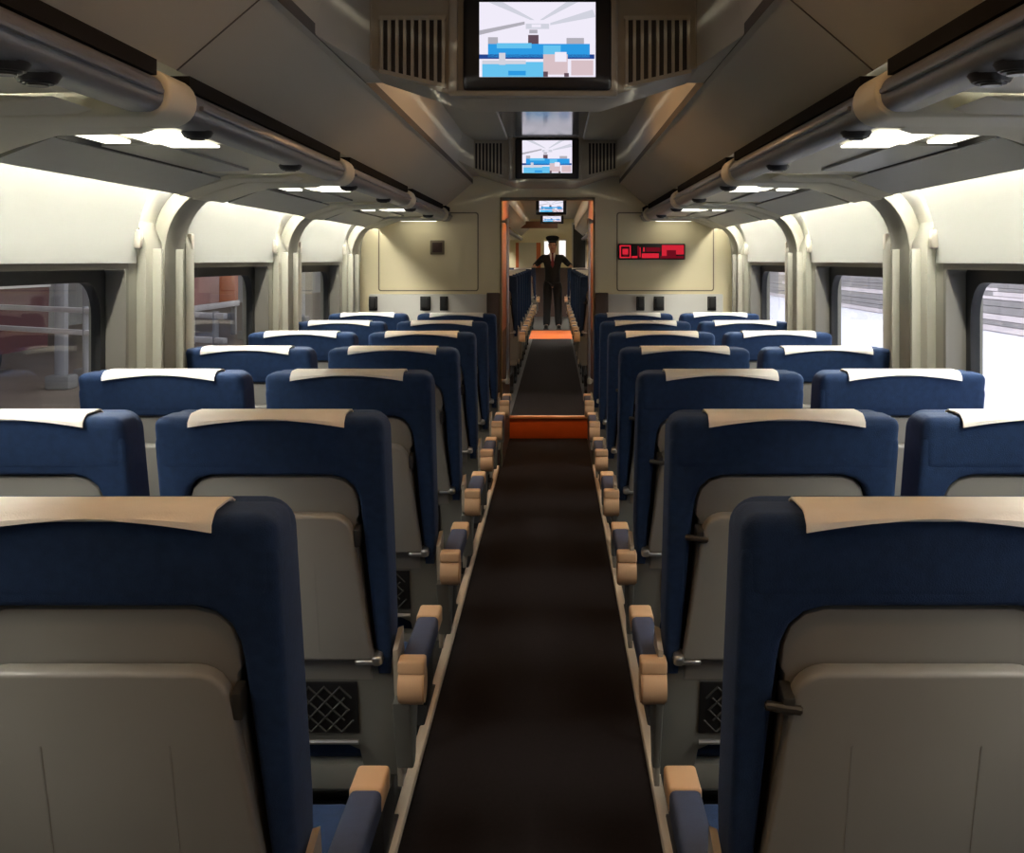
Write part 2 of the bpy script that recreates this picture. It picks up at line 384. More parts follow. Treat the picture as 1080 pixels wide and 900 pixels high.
# ------------------------------------------------------------------ LUGGAGE RACKS, BRACKETS, LAMPS
def rack_profile(s):
    top = [(.740, 1.775), (1.02, 1.765), (1.175, 1.71)]
    bot = [(1.175, 1.682), (1.02, 1.742), (.740, 1.748)]
    return [(s*x, z) for x, z in top+bot]
BAYN = ['behind the camera', 'over the nearest seats', 'past the nearest bracket', 'past the second bracket', 'past the third bracket', 'at the end wall']
for s, side in ((-1, 'left'), (1, 'right')):
    for n, r in enumerate(RIBS):
        y0 = r+.085; y1 = RIBS[n+1]-.085 if n+1 < len(RIBS) else BULK-.004
        t = thing('luggage_rack', f'cream luggage rack with dark front rail on the {side}, {BAYN[n]}', 'luggage rack', (0, (y0+y1)/2, 0), f'luggage racks on the {side}')
        h = (y1-y0)/2
        b = bm_new(); e = .17 if h > .3 else 0; prism(b, rack_profile(s), 'y', -h+e, h-e if n+1 < len(RIBS) else h, bev=.003); obj('shelf', b, 'rack', t)
        if h > .3:
            b = bm_new()
            pp = [(s*.88, 1.7435), (s*1.02, 1.7405), (s*1.022, 1.733), (s*.88, 1.736)]
            prism(b, pp, 'y', -h+.43, h-.42)
            pp = [(s*1.035, 1.735), (s*1.17, 1.683), (s*1.166, 1.676), (s*1.032, 1.728)]
            prism(b, pp, 'y', -h+.19, h-.19)
            obj('grey_insert', b, 'rackgrey', t)
            b = bm_new(); box(b, s*1.022, s*1.034, -h+.19, h-.42, 1.728, 1.745); obj('slot', b, 'black', t)
        if n == 5:
            b = bm_new(); box(b, s*.765, s*1.01, h-.19, h-.05, 1.733, 1.748, .002); obj('lamp_and_fill_panel', b, 'under', t)  # added glowing panel that brightens the end wall; no lamp known here
        # rail: rounded dark beam with highlight lip
        rp = rrect(.663, .748, 1.735, 1.803, .030, 5)
        b = bm_new(); prism(b, [(s*x, z) for x, z in rp], 'y', -h, h, bev=.012, seg=3)
        box(b, s*.654, s*.668, -h+.03, h-.03, 1.765, 1.775, .003)
        obj('front_rail', b, 'rail', t)
        b = bm_new(); box(b, s*.676, s*.738, -h+.01, h-.01, 1.803, 1.8325); obj('rail_top_gap', b, 'void', t)
        if h > .3:
            ys = [y0+.16, y0+1.02] if n != 1 else [y0+.16, 1.59, 1.69]
            for y in ys:
                yl = y-(y0+y1)/2
                b = bm_new(); cyl(b, (s*.708, yl, 1.738), (s*.708, yl, 1.722), .036, 16, r1=.026, bev=.003); rl = obj('reading_light', b, 'black', t)
                b = bm_new(); cyl(b, (s*.708, yl, 1.723), (s*.708, yl, 1.719), .016, 12); obj('lens', b, 'knob', rl)
            b = bm_new(); box(b, s*.765, s*.90, -h+.19, -h+.52, 1.738, 1.744, .002)
            obj('lamp_and_fill_panel', b, 'under', t)
            b = bm_new(); box(b, s*.925, s*.985, -h+.19, -h+.36, 1.732, 1.740, .002); obj('lamp_and_fill_panel', b, 'under', t)
        # bracket arm
        t = thing('rack_bracket', f'cream curved rack bracket on the {side}, ' + ['behind the camera', 'over the nearest seats', 'nearest in view', 'second in view', 'third in view', 'last before the end wall'][n], 'bracket', (0, r, 0), f'rack brackets on the {side}')
        arm = [(.702+.047*math.cos(math.radians(a)), 1.7735+.047*math.sin(math.radians(a))) for a in range(90, 271, 15)] + [(.75, 1.7275), (1.00, 1.726), (1.10, 1.700), (1.175, 1.672), (1.19, 1.672), (1.19, 1.72), (1.13, 1.785), (.98, 1.80), (.75, 1.8205)]
        b = bm_new(); prism(b, [(s*x, z) for x, z in arm], 'y', -.083, .083, bev=.010, seg=3); obj('arm', b, 'rack', t)
        b = bm_new(); prism(b, [(s*x, z) for x, z in [(.80, 1.742), (.83, 1.733), (1.01, 1.729), (1.10, 1.703), (1.178, 1.675), (1.18, 1.69), (1.02, 1.746)]], 'y', -.254, .254 if n < 5 else .086, bev=.003); obj('arm_panel', b, 'rack', t)
        # strip lamp
        if n > 0:
            ya, yb = r+.16, (RIBS[n+1]-.16 if n+1 < len(RIBS) else BULK-.03)
            t = thing('strip_lamp', f'white strip lamp hidden behind the {side} rack edge, {BAYN[n]}', 'lamp', (s*1.215, (ya+yb)/2, 1.728), f'strip lamps along the {side} wall')
            b = bm_new(); cyl(b, (0, -(yb-ya)/2+.02, 0), (0, (yb-ya)/2-.02, 0), .010, 10); obj('tube', b, 'tube' if n < 5 else 'endtube', t)
            b = bm_new(); box(b, -.022, .022, -(yb-ya)/2, (yb-ya)/2, .013, .024, .002); obj('holder', b, 'edge', t)

# ceiling downlights (over the aisle)
for y, nm in ((-.3, 'just behind the camera'), (.75, 'over the nearest seats'), (1.9, 'before the nearest screen'), (4.3, 'just past the nearest screen'), (5.0, 'second past the nearest screen')):
    t = thing('downlight', f'small warm round downlight in the centre strip, {nm}', 'lamp', (0, y, 2.25), 'warm aisle downlights')
    b = bm_new(); cyl(b, (0, 0, -.001), (0, 0, -.012), .06, 24, r1=.05); obj('bezel', b, 'silver', t)
    b = bm_new(); cyl(b, (0, 0, -.0125), (0, 0, -.016), .042, 20); obj('diffuser', b, 'down', t)

# ------------------------------------------------------------------ SCREEN HOUSINGS, VENTS, SCREENS
def housing(y, nm, depth, zb, cheek):
    lo = [(-.50, zb+.12), (-.46, zb+.085), (-.20, zb), (.20, zb), (.46, zb+.085), (.50, zb+.12)]
    b = bm_new(); prism(b, lo + [(.50, 2.32), (-.50, 2.32)], 'y', y, y+depth, bev=.006)
    for s in (-1, 1):
        # cheeks running back along the slope
        pl = [(s*.458, y-.001), (s*.458, y+depth), (s*.525, y+depth), (s*.525, y-cheek)]
        prism(b, pl, 'z', zb+.088, 2.25, bev=.004)
        box(b, s*.212, s*.236, y-.022, y+.01, zb+.015, 2.31, .006)
        box(b, s*.455, s*.462, y-.006, y+.01, zb+.09, 2.3, .002)
    box(b, -.236, .236, y-.022, y+.01, zb+.004, zb+.022, .006)
    return tag(obj('screen_housing', b, 'ceil'), f'tan ceiling housing around the {nm}', 'housing', None, 'structure')

def vent(x0, x1, y, z0a, z0b, z1, label):
    # slanted lower edge from z0a (outer) to z0b (inner)
    t = thing('air_vent', label, 'vent', ((x0+x1)/2, y, (z0a+z1)/2), 'ceiling air vents')
    w = (x1-x0)/2; cz = (z0a+z1)/2
    def zl(x): return (z0a + (z0b-z0a)*(x+w)/(2*w)) - cz
    b = bm_new(); prism(b, [(-w, zl(-w)), (w, zl(w)), (w, z1-cz), (-w, z1-cz)], 'y', -.003, .0); obj('dark_opening', b, 'black', t)
    b = bm_new(); n = 9
    for k in range(n):
        x = -w + 2*w*k/(n-1); hw = .0042
        prism(b, [(x-hw, zl(x-hw)), (x+hw, zl(x+hw)), (x+hw, z1-cz), (x-hw, z1-cz)], 'y', -.014, -.001)
    prism(b, [(-w-.008, zl(-w)-.012), (w+.008, zl(w)-.012), (w+.008, zl(w)), (-w-.008, zl(-w))], 'y', -.012, .001)
    box(b, -w-.008, w+.008, -.012, .001, z1-cz, z1-cz+.012)
    obj('slats', b, 'ceil', t)

def screen(y, z0, z1, w, label, detail=True, parent_y_off=0):
    t = thing('video_screen', label, 'screen', (.012, y, z0), 'ceiling video screens')
    H = z1-z0; hw = w/2
    b = bm_new()
    box(b, -hw, hw, 0, .05, 0, H, .012, 3)
    obj('cabinet', b, 'black', t)
    sx, sb, stp = hw-.046*w/.416, .037*w/.416, H-.014
    b = bm_new()
    def q(x0, x1, v0, v1, mi, lay): # u in -1..1, v 0..1
        X0, X1 = x0*sx, x1*sx; Z0, Z1 = sb+(stp-sb)*v0, sb+(stp-sb)*v1
        yy = -.0006*lay - .001
        f = b.faces.new([b.verts.new(p) for p in ((X0, yy, Z0), (X1, yy, Z0), (X1, yy, Z1), (X0, yy, Z1))]); f.material_index = mi
    def tri(pts, mi, lay):
        yy = -.0006*lay - .001
        f = b.faces.new([b.verts.new((u*sx, yy, sb+(stp-sb)*v)) for u, v in pts]); f.material_index = mi
    W, G, PA, BL, CY, NV, PK, DK = range(8)
    q(-1, 1, 0, 1, W, 0)
    tri([(-1, .62), (-.22, .74), (-.22, .70), (-1, .56)], G, 1); tri([(.95, .9), (.22, .72), (.22, .69), (1, .80)], PA, 1)
    tri([(-.85, 1), (-.12, .76), (-.05, .76), (-.6, 1)], PA, 1); tri([(.7, 1), (.1, .76), (.04, .76), (.5, 1)], PA, 1)
    q(-.2, .2, .64, .71, PA, 2); q(-.1, .06, .66, .70, W, 3); q(-.14, .0, .58, .63, G, 2)
    q(-.85, -.68, .44, .53, G, 2); q(.5, .8, .44, .52, G, 2); q(-.16, .02, .42, .56, DK, 2)
    q(-.85, .9, .26, .44, BL, 3); q(-.7, -.1, .38, .45, CY, 4); q(.1, .4, .30, .42, CY, 4); q(-1, .98, .24, .30, NV, 3)
    q(-.95, .1, .0, .2, CY, 3); q(-.95, -.2, .17, .22, PA, 4); q(-.66, -.55, .16, .32, PA, 4); q(.1, .52, .03, .30, PK, 5); q(.3, .5, .2, .33, W, 6)
    q(.58, .96, .02, .22, PK, 5); q(.1, .18, 0, .07, DK, 6); q(.46, .54, 0, .05, DK, 6); q(-.5, -.2, .02, .08, BL, 5)
    o = obj('display', b, ['scr_white', 'scr_grey', 'scr_pale', 'scr_blue', 'scr_cyan', 'scr_navy', 'scr_pink', 'scr_dark'], t, smooth=0)
    return t

housing(3.20, 'nearest video screen', .28, 1.915, .55)
screen(3.172, 1.935, 2.195, .416, 'large video screen showing blue seats, nearest and highest in view')
for s in (-1, 1):
    side = 'left' if s < 0 else 'right'
    if s < 0: vent(-.425, -.252, 3.196, 1.998, 1.955, 2.135, 'slatted air vent left of the nearest video screen')
    else: vent(.262, .435, 3.196, 1.955, 1.998, 2.135, 'slatted air vent right of the nearest video screen')
housing(7.32, 'second video screen over the doorway', .68, 1.965, .75)
screen(7.29, 1.985, 2.245, .41, 'smaller video screen hanging above the doorway')
vent(-.455, -.275, 7.316, 2.055, 2.01, 2.215, 'slatted air vent left of the screen above the doorway')
vent(.275, .455, 7.316, 2.01, 2.055, 2.215, 'slatted air vent right of the screen above the doorway')

# ------------------------------------------------------------------ END WALL FITTINGS
t = thing('display_sign', 'red lit electronic display on the cream end wall right of the doorway', 'sign', (.74, BULK, 1.523))
b = bm_new(); box(b, -.235, .235, -.03, 0, -.056, .056, .006); obj('case', b, 'black', t)
b = bm_new()
def led(x0, x1, z0, z1, mi=0):
    yy = -.0306
    f = b.faces.new([b.verts.new(p) for p in ((x0, yy, z0), (x1, yy, z0), (x1, yy, z1), (x0, yy, z1))]); f.material_index = mi
for a in ((-.225, -.215, -.045, .045), (-.225, -.15, .036, .045), (-.225, -.15, -.045, -.036), (-.155, -.146, -.045, .045), (-.205, -.165, -.02, .02), (-.14, -.10, -.045, -.03), (-.085, -.078, -.04, .03), (-.07, .05, -.045, -.012), (-.06, -.05, .0, .03), (.07, .225, .01, .046), (.07, .105, -.03, .01), (.17, .225, -.02, .01)):
    led(*a)
for a in ((-.20, -.17, -.03, -.024), (-.04, .06, .0, .03), (.105, .17, -.035, .01), (.06, .225, -.048, -.03), (-.10, -.09, -.03, .04)): led(*a, 1)
obj('red_characters', b, ['led', 'leddim'], t, smooth=0)
t = thing('wall_plate', 'small dark square plate on the cream end wall left of the doorway', 'plate', (-.765, BULK, 1.553))
b = bm_new(); box(b, -.05, .05, -.010, 0, -.05, .05, .004); obj('surround', b, 'seam', t)
b = bm_new(); box(b, -.035, .035, -.016, -.009, -.035, .035, .004); obj('face', b, 'darkbrown', t)
for x, w, nm in ((-1.21, .05, 'nearest the left wall'), (-.845, .062, 'larger of the two left of the doorway'), (-.715, .046, 'smaller of the two left of the doorway'), (.66, .046, 'smaller of the two right of the doorway'), (.79, .062, 'larger of the two right of the doorway'), (1.16, .05, 'nearest the right wall')):
    t = thing('hanging_hook', f'black block-shaped hook on the grey end panel, {nm}', 'hook', (x, BULK-.03, 1.16), 'black hooks on the end wall')
    b = bm_new(); box(b, -w/2-.006, w/2+.006, -.008, 0, -.05, .05, .004); obj('hook_plate', b, 'black', t)
    b = bm_new(); box(b, -w/2, w/2, -.06, -.007, -.035, .045, .012, 3); obj('hook_block', b, 'rubber', t)

# ------------------------------------------------------------------ SEATS
A = math.radians(14); SA, CA = math.sin(A), math.cos(A); TOP = 1.138
BX = Matrix(((1, 0, 0, 0), (0, CA, -SA, 0), (0, SA, CA, TOP), (0, 0, 0, 1)))   # (u, w, -v) -> local
def bprism(bm, pts, w0, w1, bev=0, seg=2, mi=0): prism(bm, [(u, -v) for u, v in pts], 'y', w0, w1, bev, seg, mi, BX)
def bbox(bm, u0, u1, w0, w1, v0, v1, bev=0, seg=2, mi=0): box(bm, u0, u1, w0, w1, -v1, -v0, bev, seg, mi, BX)
def corner(cu, cv, r, a0, a1, n=6): return [(cu + r*math.cos(math.radians(a0+(a1-a0)*k/n)), cv - r*math.sin(math.radians(a0+(a1-a0)*k/n))) for k in range(n+1)]

def trap(v0, v1, h0, h1, rt, rb=.01):
    """trapezoid outline, rounded corners: half width h0 at v0 (top) and h1 at v1"""
    out = corner(h0-rt, v0+rt, rt, 90, 3) [::1]
    out = [(h0-rt+rt*math.cos(math.radians(a)), v0+rt-rt*math.sin(math.radians(a))) for a in (90, 75, 60, 45, 30, 15, 5)]
    out += [(h1-rb+rb*math.cos(math.radians(a)), v1-rb-rb*math.sin(math.radians(a))) for a in (0, -30, -60, -90)]
    return [(-u, v) for u, v in out[::-1]][::1] + out

def make_seat(s, arm, label, group):
    """s = +1: aisle on the seat's +x side"""
    t = thing('train_seat', label, 'seat', (0, 0, 0), group)
    # blue back: inverted U round the shell
    ih = [(-.206, .60)] + [(-u, v) for u, v in [(.204, .56), (.19, .30), (.184, .21), (.180, .18), (.170, .155), (.152, .138), (.125, .13)]]
    inner = ih + [(-u, v) for u, v in ih[::-1]]
    outer = [(.233, .60), (.2375, .50), (.2375, .09)] + corner(.2375-.04, .065, .04, 0, 90) 
    outer = outer + [(-u, v) for u, v in outer[::-1]]
    b = bm_new(); bprism(b, outer + inner, -.004, .115, bev=.011, seg=3)
    obj('back_bolster', b, 'blue', t)
    b = bm_new()
    g = bmesh.new(); bmesh.ops.create_cube(g, size=1)
    bmesh.ops.transform(g, matrix=Matrix.Translation((0, .046, -.066)) @ Matrix.Diagonal((.475, .108, .132, 1)), verts=g.verts)
    for v in g.verts:
        if v.co.z < -.1: v.co.y += .033; v.co.z += .010
    bmesh.ops.bevel(g, geom=list(g.edges), offset=.026, segments=5, profile=.55, affect='EDGES')
    merge(b, g, Matrix.Translation((0, 0, TOP)))
    obj('headrest', b, 'blue', t)
    b = bm_new(); bbox(b, -.205, .205, .055, .150, .11, .78, .03, 4); obj('back_cushion', b, 'blue', t)
    # shell
    sh = [(-.192, .62), (-.172, .235), (-.178, .225), (-.176, .19), (-.168, .164), (-.150, .146), (-.125, .138)]
    b = bm_new(); bprism(b, sh + [(-u, v) for u, v in sh[::-1]], .008, .050, bev=.005, seg=2)
    obj('back_shell', b, 'shell', t)
    b = bm_new(); bbox(b, -.206, .206, .045, .056, .14, .80); obj('back_gap', b, 'black', t)
    # tray table
    tr = obj('tray_table', (lambda b: (bprism(b, trap(.212, .552, .168, .200, .045), -.024, .004, bev=.007, seg=3), b)[1])(bm_new()), 'tray', t)
    for u in (-.085, .085):
        b = bm_new(); bbox(b, u-.0012, u+.0012, -.0246, -.020, .32, .53); obj('tray_crease', b, 'shell', tr)
    for q in (-1, 1):
        b = bm_new(); bbox(b, q*.190-.030, q*.190+.030, -.026, .012, .550, .562, .005, 3); bbox(b, q*.208-.011, q*.208+.011, -.029, .012, .540, .563, .007, 3); obj('tray_hinge', b, 'silver', tr)
    b = bm_new()
    if s < 0:
        p0 = BX @ Vector((s*.155, -.030, -.262)); p1 = BX @ Vector((s*.203, -.024, -.258))
        cyl(b, p0, p1, .0065, 10, bev=.002); bbox(b, s*.172-.008, s*.172+.008, -.030, .012, .244, .270, .003)
    else: bbox(b, s*.176-.007, s*.176+.007, -.020, .012, .244, .285, .003)
    obj('tray_latch', b, 'knob', tr)
    # lower shell with net pocket
    lo = [(-.243, .572), (.243, .572), (.243, .865), (.165, .865), (.155, .80), (.12, .782), (-.12, .782), (-.155, .80), (-.165, .865), (-.243, .865)]
    b = bm_new(); bprism(b, lo, .012, .045, bev=.004); obj('lower_shell', b, 'lower', t)
    for q in (-1, 1):
        b = bm_new(); bprism(b, [(q*.242, .53), (q*.254, .525), (q*.254, .87), (q*.242, .87)], -.020, .075, bev=.003); obj('side_plate', b, 'edge', t)
    n = obj('net_pocket', (lambda b: (bbox(b, -.157, .157, .006, .013, .625, .752, .002), b)[1])(bm_new()), 'black', t)
    b = bm_new()
    for k in range(-9, 10):
        for sg in (1, -1):
            # clipped diagonals
            u0 = k*.034; pts = []
            for v in [.632+.113*i/4 for i in range(5)]:
                u = u0 + sg*(v-.69)*.9
                if abs(u) < .150: pts.append(BX @ Vector((u, .002, -v)))
            if len(pts) > 1: tube(b, pts, .0026, 4)
    obj('netting', b, 'net', n)
    b = bm_new(); tube(b, [BX @ Vector((u, -.006, -.765)) for u in (-.157, 0, .157)], .006, 8); obj('pocket_bar', b, 'silver', n)
    # seat cushion, frame, pedestal
    b = bm_new(); box(b, -.232, .232, .235, .69, .325, .455, .035, 4); obj('seat_cushion', b, 'blue', t)
    b = bm_new(); box(b, -.225, .225, .215, .66, .27, .33, .01); obj('seat_frame', b, 'lower', t)
    b = bm_new()
    for x in (-.17, .17):
        prism(b, [(.26, 0), (.62, 0), (.60, .03), (.50, .06), (.52, .275), (.30, .275), (.34, .06), (.26, .03)], 'x', x-.02, x+.02, bev=.004)
    box(b, -.17, .17, .38, .44, .12, .17, .01)
    obj('pedestal', b, 'black', t)
    b = bm_new(); tube(b, [(-.19, .27, .29), (-.18, .17, .20), (-.15, .13, .165), (.15, .13, .165), (.18, .17, .20), (.19, .27, .29)], .016, 8); obj('footrest', b, 'black', t)
    if arm:
        x = s*(.284 if s > 0 else .264)
        r = obj('armrest', (lambda b: (box(b, x-.026, x+.026, .13, .415, .553, .600, .010, 3), b)[1])(bm_new()), 'pad', t)
        b = bm_new(); box(b, x-.0275, x+.0275, .405, .495, .560, .6035, .007, 3); obj('arm_cap', b, 'beige', r)
        b = bm_new()
        box(b, x-.029, x+.029, .085, .135, .575, .605, .006, 3)
        cyl(b, (x-.028, .118, .545), (x+.028, .118, .545), .042, 20, bev=.004)
        obj('arm_pivot', b, 'beige', r)
        b = bm_new(); prism(b, [(.095, .51), (.20, .52), (.46, .555), (.46, .54), (.25, .46), (.215, .36), (.20, .34), (.17, .34)], 'x', s*.243, x-s*.004, bev=.004); obj('arm_support', b, 'lower', r)
    # headrest cover draped over the top
    b = bm_new(); N = 16; rows = []
    prof = [(-.0115, None), (-.0105, .5), (-.0065, .0070), (.002, .000), (.012, -.0036), (.05, -.0042), (.080, -.0036), (.095, .003), (.104, .02), (.118, .15)]
    for i in range(N+1):
        u = -.16 + .32*i/N; e = abs(u)/.16
        rows.append([])
        for w, v in prof:
            if v is None: v = .0050 + .015*(e**1.8); w = -.0112
            elif v == .5: v = .0048 + .006*(e**1.8)
            rows[-1].append(b.verts.new((u, w, TOP - v)))
    for i in range(N):
        for j in range(len(prof)-1): b.faces.new((rows[i][j], rows[i][j+1], rows[i+1][j+1], rows[i+1][j]))
    bmesh.ops.recalc_face_normals(b, faces=b.faces)
    bmesh.ops.solidify(b, geom=list(b.faces), thickness=-.003)
    obj('headrest_cover', b, 'cloth', t, smooth=50)
    return t

PITCH, D0 = .90, 1.44
proto = {}
for key, s, arm in (('LA', 1, True), ('LW', 1, False), ('RA', -1, True), ('RW', -1, False)):
    proto[key] = None
XS = {'LA': -.531, 'LW': -1.066, 'RA': .536, 'RW': 1.056}
def seat_label(key, n, extra=''):
    side = 'left' if key[0] == 'L' else 'right'
    kind = 'aisle' if key[1] == 'A' else 'window'
    row = ORD[n] + ' row' if n else 'nearest row'
    tail = 'white headrest cover' if kind == 'aisle' else 'white headrest cover'
    if n == 6: row = 'last row before the end wall'
    return f'blue {kind} seat {side} of the carpet, {row}, {tail}'.replace(', white headrest cover', '') if n == 6 else f'blue {kind} seat {side} of the carpet, {row}, {tail}'
for n in range(7):
    for key in ('LA', 'LW', 'RA', 'RW'):
        side = 'left' if key[0] == 'L' else 'right'
        grp = f"{'aisle' if key[1]=='A' else 'window'} seats {side} of the carpet"
        if proto[key] is None:
            proto[key] = make_seat(1 if key[0] == 'L' else -1, key[1] == 'A', seat_label(key, n), grp); o = proto[key]
        else:
            o = copy_tree(proto[key]); o['label'] = seat_label(key, n); o['group'] = grp
        o.location = (XS[key], D0 + PITCH*n, 0)
# aisle seats in the raised part beyond the doorway
for n in range(8):
    for key in ('LA', 'RA'):
        side = 'left' if key[0] == 'L' else 'right'
        o = copy_tree(proto[key]); o.location = (XS[key], 10.7 + PITCH*n, RAISE)
        o['label'] = f'blue seat beyond the doorway, {side} side of the raised aisle, {ORD[n]} row there'
        o['group'] = 'seats beyond the doorway'
for key in ('LA', 'RA'):
    side = 'left' if key[0] == 'L' else 'right'
    o = copy_tree(proto[key]); o.location = (XS[key], 21.05, RAISE)
    o['label'] = f'blue seat at the far end, under the {"right" if key[0]=="L" else "left"} hand of the person in black'; o['group'] = 'seats beyond the doorway'

# ------------------------------------------------------------------ FAR SECTION SHELL
for s, side in ((-1, 'left'), (1, 'right')):
    b = bm_new(); box(b, s*1.31, s*1.43, STEP+.06, FAR, 0, 2.65); struct(f'wall_far_{side}', b, 'cream', f'cream side wall of the far section on the {side}', 'wall')
    t = thing('luggage_rack', f'long cream luggage rack of the far section on the {side}', 'luggage rack', (0, STEP+.3, RAISE), f'luggage racks on the {side}')
    b = bm_new(); prism(b, rack_profile(s), 'y', 0, 16.2); obj('shelf', b, 'rack', t)
    b = bm_new(); prism(b, [(s*x, z) for x, z in rrect(.663, .748, 1.735, 1.803, .03, 4)], 'y', 0, 16.2); obj('front_rail', b, 'rail', t)
    b = bm_new(); prism(b, [(s*(x-.012), z+RAISE) for x, z in arc] + [(s*(x+.01), z+.012+RAISE) for x, z in reversed(arc)], 'y', STEP+.07, FAR-.01); struct(f'trim_cove_{side}', b, 'cove', f'curved pale panel along the far section wall on the {side}', 'panel')
    t = thing('strip_lamp', f'long strip lamp of the far section on the {side} wall', 'lamp', (s*1.215, 17.5, 1.728+RAISE), f'strip lamps along the {side} wall')
    b = bm_new(); cyl(b, (0, -7.9, 0), (0, 7.9, 0), .010, 8); obj('tube', b, 'tube', t)
    b = bm_new(); box(b, -.022, .022, -8, 8, .013, .024); obj('holder', b, 'edge', t)
b = bm_new()
for s in (-1, 1):
    for i in range(len(half)-1): strip(b, [(s*half[i][0], half[i][1]+RAISE), (s*half[i+1][0], half[i+1][1]+RAISE)], 'y', STEP+.06, FAR)
box(b, -1.43, 1.43, STEP+.06, FAR, 2.62, 2.66)
struct('ceiling_far', b, 'ceil', 'dim ceiling of the far section beyond the doorway', 'ceiling', 25)
b = bm_new(); box(b, -1.43, 1.43, FAR, FAR+.06, 0, 2.65); box(b, -1.3, 1.3, FAR-.02, FAR+.01, RAISE, 1.30, mi=1); struct('wall_far', b, ['wall', 'darkbrown'], 'cream far end wall behind the person in black', 'wall')
t = thing('door_2', 'dark glazed far door right of the person in black', 'door', (.62, FAR, RAISE), None, 'structure')
b = bm_new(); box(b, -.17, .17, -.03, 0, 0, 2.15, .006); obj('door_frame', b, 'greywall', t)
b = bm_new(); box(b, -.14, .14, -.036, -.028, 1.0, 2.10, .004); obj('door_window', b, 'black', t)
for x, w, z0, z1, m, lb in ((.235, .15, 1.50, 1.92, 'white_emit', 'bright lit window beside the head of the person in black'), (-.11, .13, 1.50, 1.90, 'white_emit', 'narrow bright lit window on the other side of the head')):
    t = thing('end_window', lb, 'window', (x, FAR, z0))
    b = bm_new(); box(b, -w/2-.02, w/2+.02, -.02, 0, -.02, z1-z0+.02, .004); obj('frame', b, 'greywall', t)
    b = bm_new(); box(b, -w/2, w/2, -.024, -.018, 0, z1-z0); obj('lit_pane', b, m, t)
t = thing('poster_picture', 'pale green poster with orange side strips on the far end wall', 'poster', (-.56, FAR, 1.15))
b = bm_new(); box(b, -.20, .20, -.014, 0, 0, .72, .002); obj('sheet', b, 'cream', t)
b = bm_new(); box(b, -.27, -.20, -.016, 0, 0, .72, .002); box(b, .20, .30, -.016, 0, 0, .72, .002); obj('side_strip', b, 'orangeboard', t)
b = bm_new(); box(b, -.95, .12, 22.5, 22.56, 2.10, 2.24, .004); 
tag(obj('header_board', b, 'wood'), 'brown header board across the far section above the person', 'board', None, 'structure')
screen(15.6, 2.09, 2.30, .42, 'small blue-white video screen seen through the doorway, upper one')
screen(20.6, 2.13, 2.28, .42, 'tiny pale video screen seen through the doorway, lower one')
for y, z in ((15.6, 2.30), (20.6, 2.28)):
    b = bm_new(); box(b, -.06, .06, y+.01, y+.04, z-.01, 2.435, .004); tag(obj('screen_mount', b, 'black'), 'black mount holding the ' + ('upper' if y < 16 else 'lower') + ' small screen beyond the doorway', 'mount')
# warm lamps beyond the doorway
for y, z, nm in ((8.55, 2.0, 'over the short passage'), (11.6, 2.43, 'first beyond the step'), (17.6, 2.43, 'before the orange-tinted floor patch'), (19.2, 2.43, 'over the orange-tinted floor patch'), (24.0, 2.43, 'near the far end wall')):
    t = thing('downlight', f'small warm round downlight {nm}', 'lamp', (.01, y, z), 'warm aisle downlights')
    b = bm_new(); cyl(b, (0, 0, -.001), (0, 0, -.012), .06, 24, r1=.05); obj('bezel', b, 'silver', t)
    b = bm_new(); cyl(b, (0, 0, -.0125), (0, 0, -.016), .042, 20); obj('diffuser', b, 'warm' if y < 9 else 'down', t)

# ------------------------------------------------------------------ THE PERSON
def skin_obj(name, verts, edges, radii, m, parent, root=0, sub=2):
    me = bpy.data.meshes.new(name); me.from_pydata(verts, edges, [])
    o = bpy.data.objects.new(name, me); COL.objects.link(o); o.parent = parent
    md = o.modifiers.new('skin', 'SKIN'); md.use_smooth_shade = True
    lay = me.skin_vertices[0].data if me.skin_vertices else None
    if lay is None:
        bpy.context.view_layer.objects.active = o
        bpy.ops.mesh.customdata_skin_add(); lay = me.skin_vertices[0].data
    for i, r in enumerate(radii):
        lay[i].radius = r if isinstance(r, tuple) else (r, r)
        lay[i].use_root = (i == root)
    ss = o.modifiers.new('sub', 'SUBSURF'); ss.levels = sub; ss.render_levels = sub
    me.materials.append(M[m]); return o
PX, PY = .02, 21.32
per = thing('person', 'person in black uniform and peaked cap standing in the far aisle, hands on seats', 'person', (PX, PY, RAISE))
V, E, R = [], [], []
def jv(p, r, prev=None):
    V.append(p); R.append(r)
    if prev is not None: E.append((prev, len(V)-1))
    return len(V)-1
pel = jv((0, 0, .90), (.125, .09)); sp = jv((0, 0, 1.08), (.115, .085), pel); ch = jv((0, 0, 1.27), (.145, .095), sp); nk0 = jv((0, .01, 1.40), .062, ch)
nk = jv((0, .0, 1.455), .048, nk0); hd0 = jv((0, -.005, 1.52), (.062, .075), nk); hd1 = jv((0, 0, 1.585), (.070, .085), hd0); hd2 = jv((0, 0, 1.645), (.058, .07), hd1)
jv((0, -.10, 1.545), .012, hd0)                                       # nose
for q in (-1, 1): jv((q*.082, .01, 1.55), .012, hd0)                   # ears
HT = 1.165
